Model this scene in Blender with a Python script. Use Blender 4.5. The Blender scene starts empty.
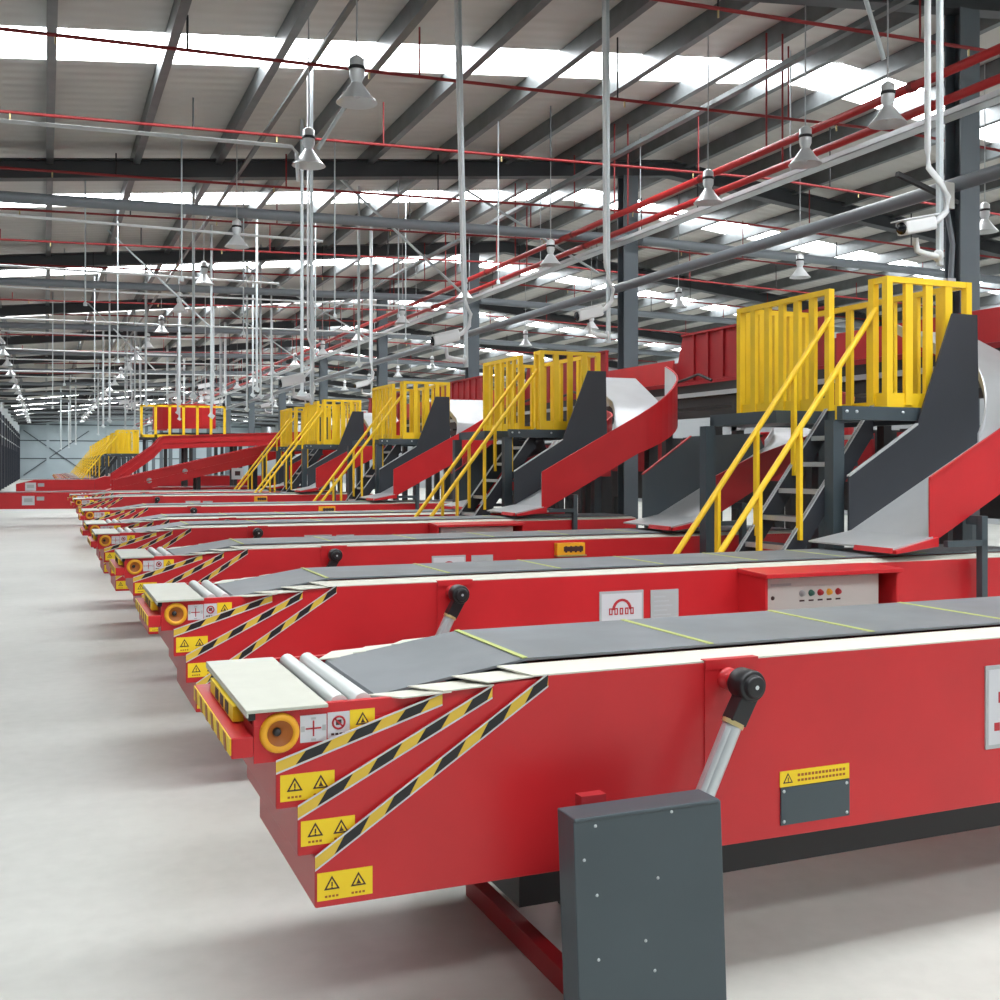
import bpy, math, random
from mathutils import Matrix, Vector
random.seed(7)
sc = bpy.context.scene
COL = sc.collection
PI = math.pi

# ------------------------------------------------------------------ materials
MATS = {}
def mat(name, col, rough=.5, metal=0., spec=.5, var=.0, scale=6., bump=0., emit=0., col2=None, stretch=None):
    m = bpy.data.materials.new(name); m.use_nodes = True
    nt = m.node_tree; b = nt.nodes['Principled BSDF']
    b.inputs['Base Color'].default_value = (*col, 1)
    b.inputs['Roughness'].default_value = rough
    b.inputs['Metallic'].default_value = metal
    b.inputs['Specular IOR Level'].default_value = spec
    if emit:
        b.inputs['Emission Color'].default_value = (*col, 1)
        b.inputs['Emission Strength'].default_value = emit
    if var or bump:
        tc = nt.nodes.new('ShaderNodeTexCoord')
        mp = nt.nodes.new('ShaderNodeMapping')
        if stretch: mp.inputs['Scale'].default_value = stretch
        nz = nt.nodes.new('ShaderNodeTexNoise')
        nz.inputs['Scale'].default_value = scale; nz.inputs['Detail'].default_value = 5
        nt.links.new(tc.outputs['Object'], mp.inputs['Vector'])
        nt.links.new(mp.outputs['Vector'], nz.inputs['Vector'])
        if var:
            r = nt.nodes.new('ShaderNodeValToRGB')
            a = col2 or tuple(c * (1 - var) for c in col)
            r.color_ramp.elements[0].color = (*a, 1); r.color_ramp.elements[0].position = .35
            r.color_ramp.elements[1].color = (*col, 1); r.color_ramp.elements[1].position = .65
            nt.links.new(nz.outputs['Fac'], r.inputs['Fac'])
            nt.links.new(r.outputs['Color'], b.inputs['Base Color'])
        if bump:
            bp = nt.nodes.new('ShaderNodeBump'); bp.inputs['Strength'].default_value = bump
            bp.inputs['Distance'].default_value = .01
            nt.links.new(nz.outputs['Fac'], bp.inputs['Height'])
            nt.links.new(bp.outputs['Normal'], b.inputs['Normal'])
    MATS[name] = m
    return m
mat('red', (.57, .018, .024), .38, var=.10, scale=2.5)
mat('red_dull', (.38, .014, .02), .5, var=.15, scale=3)
mat('pipe_red', (.27, .016, .018), .5)
mat('pipe_bright', (.52, .022, .024), .45)
mat('yellow', (.93, .60, .016), .42, var=.05, scale=5)
mat('label_yellow', (.88, .62, .015), .5)
mat('stripe_yellow', (.72, .48, .05), .5)
mat('orange', (.85, .40, .02), .4)
mat('orange_deep', (.36, .10, .008), .5)
mat('black', (.012, .012, .014), .4)
mat('dark_text', (.05, .02, .02), .6)
mat('red_text', (.45, .02, .03), .6)
mat('white_label', (.60, .61, .64), .5)
mat('sign_grey', (.42, .44, .45), .45)
mat('cream', (.62, .61, .53), .5, var=.05, scale=9)
mat('tip_plate', (.53, .54, .465), .38, var=.05, scale=14)
mat('belt', (.17, .185, .20), .5, var=.22, scale=3.5, col2=(.135, .148, .16))
mat('belt_line', (.42, .46, .14), .6)
mat('chalk', (.55, .55, .53), .8)
mat('steel', (.55, .565, .58), .36, metal=.35, var=.08, scale=3)
mat('zinc', (.58, .62, .64), .32, metal=.55, var=.06, scale=8)
mat('roller', (.68, .71, .70), .3, metal=.2)
mat('brass', (.55, .45, .22), .35, metal=.6)
mat('slate', (.055, .075, .087), .42, var=.08, scale=4)
mat('charcoal', (.028, .032, .040), .45, var=.10, scale=3)
mat('frame_black', (.018, .018, .020), .5)
mat('column_grey', (.115, .14, .16), .42, var=.08, scale=2)
mat('rafter_grey', (.055, .060, .066), .5)
mat('purlin_zinc', (.17, .185, .19), .38, metal=.35, var=.2, scale=4)
mat('tube_grey', (.20, .225, .25), .4)
mat('tray_white', (.62, .66, .68), .35, metal=.25)
mat('white_paint', (.74, .76, .77), .4)
mat('white_cool', (.60, .66, .68), .4)
mat('lens_dark', (.01, .012, .016), .12)
mat('panel_white', (.62, .61, .58), .45)
mat('lamp_alu', (.68, .70, .71), .32, metal=.3)
mat('wall_blue', (.42, .50, .54), .6, var=.06, scale=.5)
mat('wall_light', (.40, .42, .44), .7)
mat('wall_dark', (.035, .040, .055), .6)
mat('shutter_grey', (.45, .48, .50), .6)
mat('cable_dark', (.03, .03, .03), .5)
mat('button_green', (.02, .12, .09), .4)
mat('skylight', (.95, .98, 1.0), .5, emit=13.5)
# roof sheet: faint ribs running across the slope
m = mat('roof_sheet', (.62, .605, .57), .55, var=.08, scale=.9, col2=(.56, .545, .52))
nt = m.node_tree; b = nt.nodes['Principled BSDF']
tc = nt.nodes.new('ShaderNodeTexCoord'); wv = nt.nodes.new('ShaderNodeTexWave')
wv.bands_direction = 'Y'; wv.inputs['Scale'].default_value = 1.2
bp = nt.nodes.new('ShaderNodeBump'); bp.inputs['Strength'].default_value = .35; bp.inputs['Distance'].default_value = .03
nt.links.new(tc.outputs['Object'], wv.inputs['Vector']); nt.links.new(wv.outputs['Fac'], bp.inputs['Height'])
nt.links.new(bp.outputs['Normal'], b.inputs['Normal'])
# floor: pale power-trowelled concrete with cloudy stains
m = mat('concrete', (.66, .655, .63), .42)
nt = m.node_tree; b = nt.nodes['Principled BSDF']
tc = nt.nodes.new('ShaderNodeTexCoord')
n1 = nt.nodes.new('ShaderNodeTexNoise'); n1.inputs['Scale'].default_value = .55; n1.inputs['Detail'].default_value = 8; n1.inputs['Roughness'].default_value = .62
n2 = nt.nodes.new('ShaderNodeTexNoise'); n2.inputs['Scale'].default_value = 11; n2.inputs['Detail'].default_value = 6
mx = nt.nodes.new('ShaderNodeMath'); mx.operation = 'MULTIPLY_ADD'; mx.inputs[1].default_value = .35
r = nt.nodes.new('ShaderNodeValToRGB')
r.color_ramp.elements[0].color = (.445, .452, .418, 1); r.color_ramp.elements[0].position = .42
r.color_ramp.elements[1].color = (.545, .552, .512, 1); r.color_ramp.elements[1].position = .78
nt.links.new(tc.outputs['Object'], n1.inputs['Vector']); nt.links.new(tc.outputs['Object'], n2.inputs['Vector'])
nt.links.new(n2.outputs['Fac'], mx.inputs[0]); nt.links.new(n1.outputs['Fac'], mx.inputs[2])
nt.links.new(mx.outputs[0], r.inputs['Fac']); nt.links.new(r.outputs['Color'], b.inputs['Base Color'])

# ------------------------------------------------------------------ mesh collector
class MB:
    def __init__(s): s.v = []; s.f = []; s.m = []; s.sm = []
    def add(s, vs, fs, m, smooth=False):
        o = len(s.v); s.v += [tuple(p) for p in vs]
        for f in fs:
            s.f.append([o + i for i in f]); s.m.append(m); s.sm.append(smooth)
        return s
    def box(s, x0, x1, y0, y1, z0, z1, m):
        v = [(x0,y0,z0),(x1,y0,z0),(x1,y1,z0),(x0,y1,z0),(x0,y0,z1),(x1,y0,z1),(x1,y1,z1),(x0,y1,z1)]
        return s.add(v, [(3,2,1,0),(4,5,6,7),(0,1,5,4),(1,2,6,5),(2,3,7,6),(3,0,4,7)], m)
    def hexa(s, v, m):      # eight corners, bottom four then top four
        return s.add(v, [(3,2,1,0),(4,5,6,7),(0,1,5,4),(1,2,6,5),(2,3,7,6),(3,0,4,7)], m)
    def prism(s, pts, y0, y1, m):   # profile in x,z extruded along y
        n = len(pts)
        v = [(x, y0, z) for x, z in pts] + [(x, y1, z) for x, z in pts]
        f = [list(range(n)), list(range(2*n-1, n-1, -1))] + [(i, n+i, n+(i+1)%n, (i+1)%n) for i in range(n)]
        return s.add(v, f, m)
    def slab(s, pts, z0, z1, m):    # outline in x,y with thickness
        n = len(pts)
        v = [(x, y, z0) for x, y in pts] + [(x, y, z1) for x, y in pts]
        f = [list(range(n-1, -1, -1)), list(range(n, 2*n))] + [(i, (i+1)%n, n+(i+1)%n, n+i) for i in range(n)]
        return s.add(v, f, m)
    def bar(s, a, b, w, h, m, up=(0,0,1)):
        a = Vector(a); b = Vector(b); d = (b-a).normalized(); up = Vector(up)
        if abs(d.dot(up)) > .98: up = Vector((0,1,0))
        r = d.cross(up).normalized(); u = r.cross(d)
        c = [(-1,-1),(1,-1),(1,1),(-1,1)]
        v = [a + r*w/2*i + u*h/2*j for i, j in c] + [b + r*w/2*i + u*h/2*j for i, j in c]
        return s.add(v, [(3,2,1,0),(4,5,6,7),(0,1,5,4),(1,2,6,5),(2,3,7,6),(3,0,4,7)], m)
    def tube(s, pts, r, m, n=10, r1=None):
        pts = [Vector(p) for p in pts]; rings = []
        for i, p in enumerate(pts):
            d = (pts[min(i+1, len(pts)-1)] - pts[max(i-1, 0)]).normalized()
            up = Vector((0,0,1)) if abs(d.z) < .95 else Vector((0,1,0))
            a = d.cross(up).normalized(); b2 = a.cross(d)
            rr = r if r1 is None else r + (r1-r)*i/(len(pts)-1)
            rings.append([p + a*rr*math.cos(2*PI*k/n) + b2*rr*math.sin(2*PI*k/n) for k in range(n)])
        v = [q for ring in rings for q in ring]; L = len(pts)
        s.add(v, [(i*n+k, i*n+(k+1)%n, (i+1)*n+(k+1)%n, (i+1)*n+k) for i in range(L-1) for k in range(n)], m, True)
        return s.add(rings[0] + rings[-1], [list(range(n-1,-1,-1)), list(range(n, 2*n))], m)
    def lathe(s, prof, c, axis, m, n=20):   # profile (radius, height) round an axis
        ax = Vector(axis).normalized(); up = Vector((0,0,1)) if abs(ax.z) < .9 else Vector((1,0,0))
        a = ax.cross(up).normalized(); b2 = ax.cross(a); c = Vector(c)
        v = [c + ax*h + (a*math.cos(2*PI*k/n) + b2*math.sin(2*PI*k/n))*r for r, h in prof for k in range(n)]
        return s.add(v, [(i*n+k, i*n+(k+1)%n, (i+1)*n+(k+1)%n, (i+1)*n+k) for i in range(len(prof)-1) for k in range(n)], m, True)
    def merge(s, o):
        k = len(s.v); s.v += o.v; s.f += [[k+i for i in f] for f in o.f]; s.m += o.m; s.sm += o.sm
        return s
    def build(s, name, parent=None, bevel=0):
        me = bpy.data.meshes.new(name)
        me.from_pydata(s.v, [], s.f)
        names = list(dict.fromkeys(s.m)); idx = {k: i for i, k in enumerate(names)}
        for k in names: me.materials.append(MATS[k])
        me.polygons.foreach_set('material_index', [idx[k] for k in s.m])
        me.polygons.foreach_set('use_smooth', s.sm)
        me.update()
        o = bpy.data.objects.new(name, me); COL.objects.link(o)
        if parent is not None: o.parent = parent
        if bevel:
            md = o.modifiers.new('edge', 'BEVEL'); md.width = bevel; md.segments = 2; md.limit_method = 'ANGLE'
        return o

def tag(o, label, cat, group=None, kind=None):
    o['label'] = label; o['category'] = cat
    if group: o['group'] = group
    if kind: o['kind'] = kind
    return o
def empty(name, loc, label, cat, group=None):
    o = bpy.data.objects.new(name, None); COL.objects.link(o); o.location = loc; o.empty_display_size = .2
    return tag(o, label, cat, group)
def struct(o, label=None):
    o['kind'] = 'structure'
    if label: o['label'] = label
    return o
KIDS = {}
def kids(o): return [c for c in list(bpy.data.objects) if c.parent == o]
def snapshot(o):
    """the tree of a thing, read once so that copying it stays quick"""
    return (o, [snapshot(c) for c in kids(o)])
def copy_tree(t, parent=None):
    o, ch = t
    c = o.copy(); COL.objects.link(c); c.parent = parent
    for x in ch: copy_tree(x, c)
    return c
ORD = ['first','second','third','fourth','fifth','sixth','seventh','eighth','ninth','tenth','eleventh','twelfth','thirteenth','fourteenth','fifteenth','sixteenth','seventeenth','eighteenth','nineteenth','twentieth',
       'twenty-first','twenty-second','twenty-third','twenty-fourth','twenty-fifth','twenty-sixth','twenty-seventh','twenty-eighth','twenty-ninth','thirtieth']

# ------------------------------------------------------------------ camera
F = 1090.0
TH = math.atan((500-45)/F)
cam = bpy.data.cameras.new('camera'); co = bpy.data.objects.new('camera', cam); COL.objects.link(co)
cam.sensor_width = 36; cam.lens = F/1000*36; cam.shift_y = -.036; cam.clip_end = 400; cam.clip_start = .05
co.location = (0, 0, 1.65); co.rotation_euler = (PI/2, 0, -TH)
sc.camera = co

# ------------------------------------------------------------------ the hall
X0, X1, YN, YF = -2.6, 24.0, -15.0, 132.0
RX = 11.0
def rz(x): return 7.14 - .105*abs(x-RX)      # underside of the rafters
BAY = 8.1
struct(MB().box(X0-.5, X1+.5, YN-2, YF+.5, -.2, 0, 'concrete').build('floor'))
SKY = [(-10.0,.4), (-2.6,.55), (3.3,.62)] + [(13.6 + BAY*k, .52) for k in range(0, 15)]  # strips near and behind the camera are unseen, placed to steer the light
edges = [YN] + [e for s_, SW in SKY for e in (s_-SW, s_+SW)] + [YF]
mb = MB()
for i in range(0, len(edges), 2):
    for xa, xb in ((X0-.4, RX), (RX, X1+.4)):
        za, zb = rz(xa)+.5, rz(xb)+.5
        mb.hexa([(xa,edges[i],za),(xb,edges[i],zb),(xb,edges[i+1],zb),(xa,edges[i+1],za),
                 (xa,edges[i],za+.06),(xb,edges[i],zb+.06),(xb,edges[i+1],zb+.06),(xa,edges[i+1],za+.06)], 'roof_sheet')
struct(mb.build('ceiling'))
for s_, SW in SKY:
    mb = MB()
    for xa, xb in ((X0-.4, RX), (RX, X1+.4)):
        za, zb = rz(xa)+.52, rz(xb)+.52
        mb.hexa([(xa,s_-SW,za),(xb,s_-SW,zb),(xb,s_+SW,zb),(xa,s_+SW,za),
                 (xa,s_-SW,za+.03),(xb,s_-SW,zb+.03),(xb,s_+SW,zb+.03),(xa,s_+SW,za+.03)], 'skylight')
    struct(mb.build('ceiling_skylight_strip'))
for k in range(-3, 15):                                   # rafters, one per bay
    y = 9.9 + BAY*k
    mb = MB()
    for xa, xb in ((X0, RX), (RX, X1)):
        za, zb = rz(xa), rz(xb)
        for (w, a, c) in ((.11, 0, .018), (.006, .018, .282), (.11, .282, .3)):
            mb.hexa([(xa,y-w,za+a),(xb,y-w,zb+a),(xb,y+w,zb+a),(xa,y+w,za+a),(xa,y-w,za+c),(xb,y-w,zb+c),(xb,y+w,zb+c),(xa,y+w,za+c)], 'rafter_grey')
    struct(mb.build('ceiling_beam'))
px = -2.5
while px < X1:                                            # purlins: lipped channels
    z = rz(px) + .3; mb = MB()
    mb.box(px-.004, px+.004, YN, YF, z-.05, z+.2, 'purlin_zinc')
    mb.box(px-.004, px+.10, YN, YF, z-.056, z-.05, 'purlin_zinc'); mb.box(px-.004, px+.075, YN, YF, z+.192, z+.2, 'purlin_zinc')
    mb.box(px+.094, px+.10, YN, YF, z-.05, z-.02, 'purlin_zinc')
    struct(mb.build('ceiling_beam')); px += 1.26
for k in range(-3, 15):                                   # columns, rolled H sections
    y = 9.9 + BAY*k; x = 10.12; mb = MB()
    zt = rz(x)
    mb.box(x-.15, x+.15, y-.125, y-.107, 0, zt, 'column_grey'); mb.box(x-.15, x+.15, y+.107, y+.125, 0, zt, 'column_grey')
    mb.box(x-.007, x+.007, y-.107, y+.107, 0, zt, 'column_grey')
    mb.box(x-.3, x+.3, y-.28, y+.28, 0, .03, 'column_grey')
    struct(mb.build('column'))
for k in range(1, 13):                                    # tubular struts tying the columns across
    y = 9.9 + BAY*k - .35
    z = 5.6
    struct(MB().tube([(X0, y, z-.05), (9.9, y, z+.2)], .085, 'tube_grey', 12).build('ceiling_beam'))
    struct(MB().tube([(10.2, y, z+.2), (X1, y, z-.05)], .085, 'tube_grey', 12).build('ceiling_beam'))
struct(MB().tube([(9.78, YN, 4.9), (9.78, 118, 4.9)], .085, 'tube_grey', 12).build('ceiling_beam'))
# walls
mb = MB()
y = -14.0
mb.box(X0-.25, X0, YN, YF, 2.9, 4.9, 'wall_dark'); mb.box(X0-.25, X0-.02, YN, YF, 4.9, 6.25, 'shutter_grey')
k = 0
while y < YF:
    mb.box(X0-.25, X0, y, y+1.1, 0, 2.9, 'wall_dark')
    y += 2.75
for zz in (3.4, 4.4): mb.box(X0-.02, X0+.05, YN, YF, zz, zz+.08, 'shutter_grey')
y = -13.8
while y < YF:
    mb.box(X0, X0+.10, y, y+.12, 0, 4.9, 'wall_dark'); mb.box(X0-.01, X0+.03, y+.5, y+.95, 3.0, 4.8, 'shutter_grey'); y += 5.5
struct(mb.build('wall_left'))
mb = MB(); mb.box(X0, X1, YN-.2, YN, 0, 6.0, 'wall_light'); struct(mb.build('wall_front'))
mb = MB(); mb.box(X1, X1+.2, YN+3, YF, 0, 6.3, 'wall_light'); struct(mb.build('wall_right'))
mb = MB(); mb.box(X0-.3, X1, YF, YF+.2, 0, 8, 'wall_blue')
for zz in (2.2, 4.2, 6): mb.box(X0, X1, YF-.08, YF, zz, zz+.12, 'column_grey')
for xx in (.3, 6.6, 13, 19): mb.box(xx-.15, xx+.15, YF-.2, YF, 0, 7.5, 'wall_blue')
for xa, xb in ((-2.2, 4.6),):
    mb.bar((xa, YF-.1, 5.4), (xb, YF-.1, .4), .14, .1, 'column_grey'); mb.bar((xa, YF-.1, .4), (xb, YF-.1, 5.4), .14, .1, 'column_grey')
struct(mb.build('wall_back'))

# ------------------------------------------------------------------ conveyors
W = .85
def tri_sign(mb, x, z, s, y, mark=0):
    """black warning triangle with a pale centre on a side face at depth y (facing -y)"""
    def ring(sz, yy, m):
        p = [(x-sz, z-sz*.62), (x+sz, z-sz*.62), (x, z+sz*1.1)]
        mb.prism(p, yy, yy+.0008, m)
    ring(s, y, 'dark_text'); ring(s*.66, y-.0007, 'label_yellow')
    if mark == 0: mb.box(x-s*.09, x+s*.09, y-.0014, y, z-s*.22, z+s*.35, 'dark_text'); mb.box(x-s*.09, x+s*.09, y-.0014, y, z-s*.4, z-s*.28, 'dark_text')
    else:
        mb.prism([(x-s*.3,z-s*.35),(x+s*.35,z-s*.35),(x+s*.1,z+s*.05),(x+s*.02,z+s*.45),(x-s*.1,z+s*.05)], y-.0014, y, 'dark_text')
def warn_label(x0, x1, z0, z1, y):
    mb = MB().box(x0, x1, y-.002, y, z0, z1, 'label_yellow')
    w = x1-x0
    for k, cx in enumerate((x0+w*.26, x0+w*.74)):
        tri_sign(mb, cx, z0+(z1-z0)*.55, .0225, y-.003, k)
        for q in range(4): mb.box(cx-.02+q*.0105, cx-.013+q*.0105, y-.0026, y, z0+.0075, z0+.0135, 'orange_deep')
    return mb
def hazard(x0, z0, x1, z1, wd, y):
    """slanting black and yellow band with white borders along a plate edge; z0, z1 are its lower line, wd its upright width"""
    mb = MB(); sl = (z1-z0)/(x1-x0)
    def quad(a0, a1, b0, b1, sk, m, dy):
        c = lambda a: max(x0, min(x1, a))
        p = [(c(a), y, z0+sl*(c(a)-x0)+b) for a, b in ((a0,b0),(a1,b0),(a1+sk,b1),(a0+sk,b1))]
        mb.add([(q[0], q[1]-dy, q[2]) for q in p] + p, [(0,1,2,3),(0,4,5,1),(1,5,6,2),(2,6,7,3),(3,7,4,0)], m)
    quad(x0, x1, 0, wd, 0, 'stripe_yellow', .002)
    quad(x0, x1, 0, .005, 0, 'white_label', .003); quad(x0, x1, wd-.005, wd, 0, 'white_label', .003)
    a = x0+.055
    while a < x1-.01:
        quad(a, a+.074, .006, wd-.006, .028, 'black', .003); a += .146
    return mb
def section(root, name, prof, y0, bevel=.004):
    return MB().prism(prof, y0, W-y0, 'red').build(name, root, bevel)
def flap(a, b, z0, z1, far=False):
    pts = [(a, .004, z0), (b, .004, z0+.006), (b-.035, .112, z1+.004), (a-.075, .112, z1)]
    if far: pts = [(x, W-y, z) for x, y, z in pts]
    mb = MB(); mb.hexa([(x,y,z-.004) for x,y,z in pts] + pts, 'cream'); return mb

def make_conveyor(full=True, hood=False, sign_x=2.95, beacon=False, plate=True, long=6.5):
    """returns (base parts, boom parts) as lists of [name, MB, bevel, subparts]"""
    B, S = [], []
    E_ = long
    main = [(.694,.41),(.694,.553),(1.39,1.0),(1.42,1.01),(E_,1.01),(E_,.40),(2.6,.40)]
    B.append(['main_section', MB().prism(main, 0, W, 'red'), .006, [
        ['hazard_stripe', hazard(.694, .515, 1.41, .973, .043, 0), 0],
        ['warning_label', warn_label(.700, .859, .430, .508, 0), 0],
    ]])
    ms = B[0][3]
    if plate:
        mb = MB().box(2.264, 2.552, -.004, 0, .57, .622, 'label_yellow'); tri_sign(mb, 2.295, .594, .02, -.005, 0)
        for q in range(14):
            mb.box(2.335+q*.0145, 2.345+q*.0145, -.0048, 0, .600, .609, 'orange_deep')
            mb.box(2.335+q*.0145, 2.345+q*.0145, -.0048, 0, .583, .591, 'orange_deep')
        ms.append(['notice_label', mb, 0])
        mb = MB().box(2.266, 2.552, -.006, 0, .443, .568, 'slate')
        for cx in (2.278, 2.54):
            for cz in (.455, .556): mb.lathe([(.0,.003),(.005,.002),(.006,0)], (cx,-.006,cz), (0,-1,0), 'zinc', 8)
        ms.append(['cover_plate', mb, 0])
    mb = MB().box(1.967, 2.17, -.005, 0, .44, .99, 'red'); mb.prism([(1.967,.985),(1.967,1.016),(2.17,1.016),(2.17,.985)], -.012, .02, 'red')
    ms.append(['reinforcing_plate', mb, 0])
    # name sign with a red arc emblem
    sx = sign_x; mb = MB().box(sx, sx+.29, -.006, 0, .605, .91, 'sign_grey').box(sx+.012, sx+.278, -.0075, 0, .62, .895, 'white_label')
    cx, cz = sx+.145, .80
    pts = [(cx+.065*math.cos(PI*t/10), cz+.065*math.sin(PI*t/10)) for t in range(11)] + [(cx+.047*math.cos(PI*t/10), cz+.05*math.sin(PI*t/10)) for t in range(10, -1, -1)]
    mb.prism(pts, -.009, -.007, 'red_text')
    for q in range(5):
        mb.box(cx-.085+q*.035, cx-.062+q*.035, -.009, -.007, cz-.028, cz+.012, 'red_text'); mb.box(cx-.078+q*.035, cx-.07+q*.035, -.0095, -.007, cz-.020, cz+.004, 'white_label')
    for q in range(6): mb.box(sx+.04+q*.036, sx+.066+q*.036, -.009, -.007, .67, .70, 'red_text')
    ms.append(['name_sign', mb, 0])
    mb = MB().box(sx+.34, sx+.53, -.006, 0, .605, .905, 'sign_grey')
    for q in range(9): mb.box(sx+.36, sx+.36+.08+.06*((q*7)%5)/5, -.007, 0, .86-q*.027, .868-q*.027, 'shutter_grey')
    ms.append(['data_plate', mb, 0])
    # belt, edge strips
    mb = MB(); path = [(.905,.945),(.90,.955),(.905,.966),(1.39,1.040),(1.41,1.041),(E_-.03,1.043),(E_-.01,1.03),(E_-.02,1.012)]
    y0, y1 = .125, .745
    v = [(x,y0,z) for x,z in path] + [(x,y1,z) for x,z in path] + [(x,y0,z-.008) for x,z in path] + [(x,y1,z-.008) for x,z in path]
    n = len(path)
    mb.add(v, [f for i in range(n-1) for f in ((i,i+1,n+i+1,n+i),(2*n+i,2*n+i+1,i+1,i),(n+i,n+i+1,3*n+i+1,3*n+i))], 'belt')
    subs = []
    for q in range(7):
        xx = 1.39+.69*q
        z = 1.0405 if q else 1.0402
        l = MB(); l.hexa([(xx-.009,y0+.002,z),(xx+.009,y0+.002,z+.001),(xx+.009,y1-.002,z+.001),(xx-.009,y1-.002,z),(xx-.009,y0+.002,z+.003),(xx+.009,y0+.002,z+.004),(xx+.009,y1-.002,z+.004),(xx-.009,y1-.002,z+.003)], 'belt_line')
        subs.append(['belt_line', l, 0])
    B.append(['belt', mb, 0, subs])
    mb = MB().prism([(.92,.93),(.92,.948),(1.40,1.026),(1.40,.99)], y0-.006, y1+.006, 'frame_black'); B.append(['belt_bed', mb, 0, []])
    for far in (False, True):
        mb = MB(); pts = [(1.36,.0,1.012),(E_,.0,1.012),(E_,.116,1.028),(1.29,.116,1.026)]
        if far: pts = [(x,W-y,z) for x,y,z in pts]
        mb.hexa([(x,y,z-.005) for x,y,z in pts]+pts, 'cream'); B.append(['edge_strip', mb, 0, []])
        for a, b, za, zb in ((.95,1.10,.978,.972),(1.075,1.235,.987,.987),(1.215,1.365,1.002,1.007)):
            B.append(['edge_flap', flap(a, b, za, zb, far), 0, []])
    # nested telescoping sections
    B.append(['third_section', MB().prism([(.648,.558),(.648,.696),(1.215,.984),(1.262,.998),(1.6,.998),(1.6,.558)], .012, W-.012, 'red'), .005, [
        ['hazard_stripe', hazard(.648, .660, 1.232, .950, .041, .012), 0], ['warning_label', warn_label(.657, .811, .585, .655, .012), 0]]])
    B.append(['second_section', MB().prism([(.590,.692),(.590,.824),(1.06,.972),(1.115,.983),(1.5,.983),(1.5,.692)], .024, W-.024, 'red'), .005, [
        ['hazard_stripe', hazard(.590, .790, 1.078, .940, .039, .024), 0], ['warning_label', warn_label(.602, .755, .712, .786, .024), 0]]])
    y1s = .036
    first = ['first_section', MB().box(.531,1.2,y1s,W-y1s,.822,.925,'red').box(.531,1.2,y1s,y1s+.02,.925,.974,'red').box(.531,1.2,W-y1s-.02,W-y1s,.925,.974,'red').box(.54,1.2,y1s+.02,W-y1s-.02,.925,.928,'frame_black'), .003, []]
    mb = MB(); cc = (.602, y1s, .902)
    mb.lathe([(.036,.0),(.036,.012),(.043,.016),(.052,.013),(.056,.004),(.056,0)], cc, (0,-1,0), 'orange', 28)
    mb.lathe([(0,.001),(.02,.0012),(.036,.011)], cc, (0,-1,0), 'orange_deep', 24)
    mb.lathe([(0,.016),(.009,.015),(.012,.008),(.012,.001)], (.594,y1s,.906), (0,-1,0), 'black', 12)
    first[3].append(['stop_button', mb, 0])
    mb = MB().box(.66,.735,y1s-.002,y1s,.868,.944,'white_label'); c = (.6975,.906)
    mb.box(c[0]-.022,c[0]+.022,y1s-.003,y1s,c[1]-.0022,c[1]+.0022,'red_text'); mb.box(c[0]-.0022,c[0]+.0022,y1s-.003,y1s,c[1]-.022,c[1]+.022,'red_text')
    for dx, dz in ((-.03,0),(.03,0)): mb.box(c[0]+dx-.005,c[0]+dx+.005,y1s-.003,y1s,c[1]+dz-.008,c[1]+dz+.008,'sign_grey')
    for dz in (-.031,.028): mb.box(c[0]-.007,c[0]+.007,y1s-.003,y1s,c[1]+dz-.003,c[1]+dz+.003,'sign_grey')
    first[3].append(['direction_label', mb, 0])
    mb = MB().box(.738,.802,y1s-.002,y1s,.873,.946,'white_label'); c = Vector((.770,y1s-.003,.916))
    mb.lathe([(.020,0),(.020,.001),(.0145,.001),(.0145,0)], c, (0,-1,0), 'red_text', 18); mb.bar(c+Vector((-.013,-.0005,.013)), c+Vector((.013,-.0005,-.013)), .001, .005, 'red_text')
    mb.box(.762,.778,y1s-.0028,y1s,.909,.924,'dark_text')
    for q in range(4): mb.box(.748+q*.012,.757+q*.012,y1s-.003,y1s,.881,.887,'dark_text')
    first[3].append(['prohibition_label', mb, 0])
    mb = MB().box(.803,.876,y1s-.002,y1s,.893,.948,'label_yellow'); tri_sign(mb, .840,.917,.021,y1s-.003,1); first[3].append(['warning_label', mb, 0])
    B.append(first)
    mb = MB().box(.507,.735,.012,.822,.966,.976,'tip_plate').box(.507,.513,.012,.822,.955,.966,'tip_plate'); B.append(['tip_plate', mb, .002, []])
    mb = MB().box(.515,.535,.03,.815,.944,.965,'black'); B.append(['tip_beam', mb, 0, []])
    for q, xx in enumerate((.778, .848)):
        B.append(['roller', MB().tube([(xx,.058,.963),(xx,.79,.963)], .0265, 'roller', 16), 0, []])
    mb = MB().box(.47,.53,.03,.82,.842,.90,'red'); 
    st = MB().box(.466,.47,.035,.815,.852,.898,'label_yellow')
    for q in range(6): st.hexa([(.464,.09+q*.125,.852),(.466,.09+q*.125,.852),(.466,.13+q*.125,.852),(.464,.13+q*.125,.852),(.464,.11+q*.125,.898),(.466,.11+q*.125,.898),(.466,.15+q*.125,.898),(.464,.15+q*.125,.898)],'orange_deep')
    B.append(['bumper', mb, .004, [['hazard_strip', st, 0]]])
    mb = MB().box(.50,.531,.20,.66,.905,.95,'label_yellow')
    for q in range(3): mb.box(.498,.50,.28+q*.1,.34+q*.1,.91,.945,'dark_text')
    B.append(['lamp_box', mb, .003, []])
    # pivot and lifting rod, grey cabinet, floor frame
    mb = MB().lathe([(.0,.035),(.036,.035),(.038,.0)], (2.05,0,.952), (0,-1,0), 'red', 18).lathe([(.0,.12),(.022,.12),(.022,.03)], (2.05,0,.952), (0,-1,0), 'red', 14)
    B.append(['pivot_boss', mb, 0, []])
    mb = MB(); c = Vector((2.05,-.075,.952))
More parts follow.
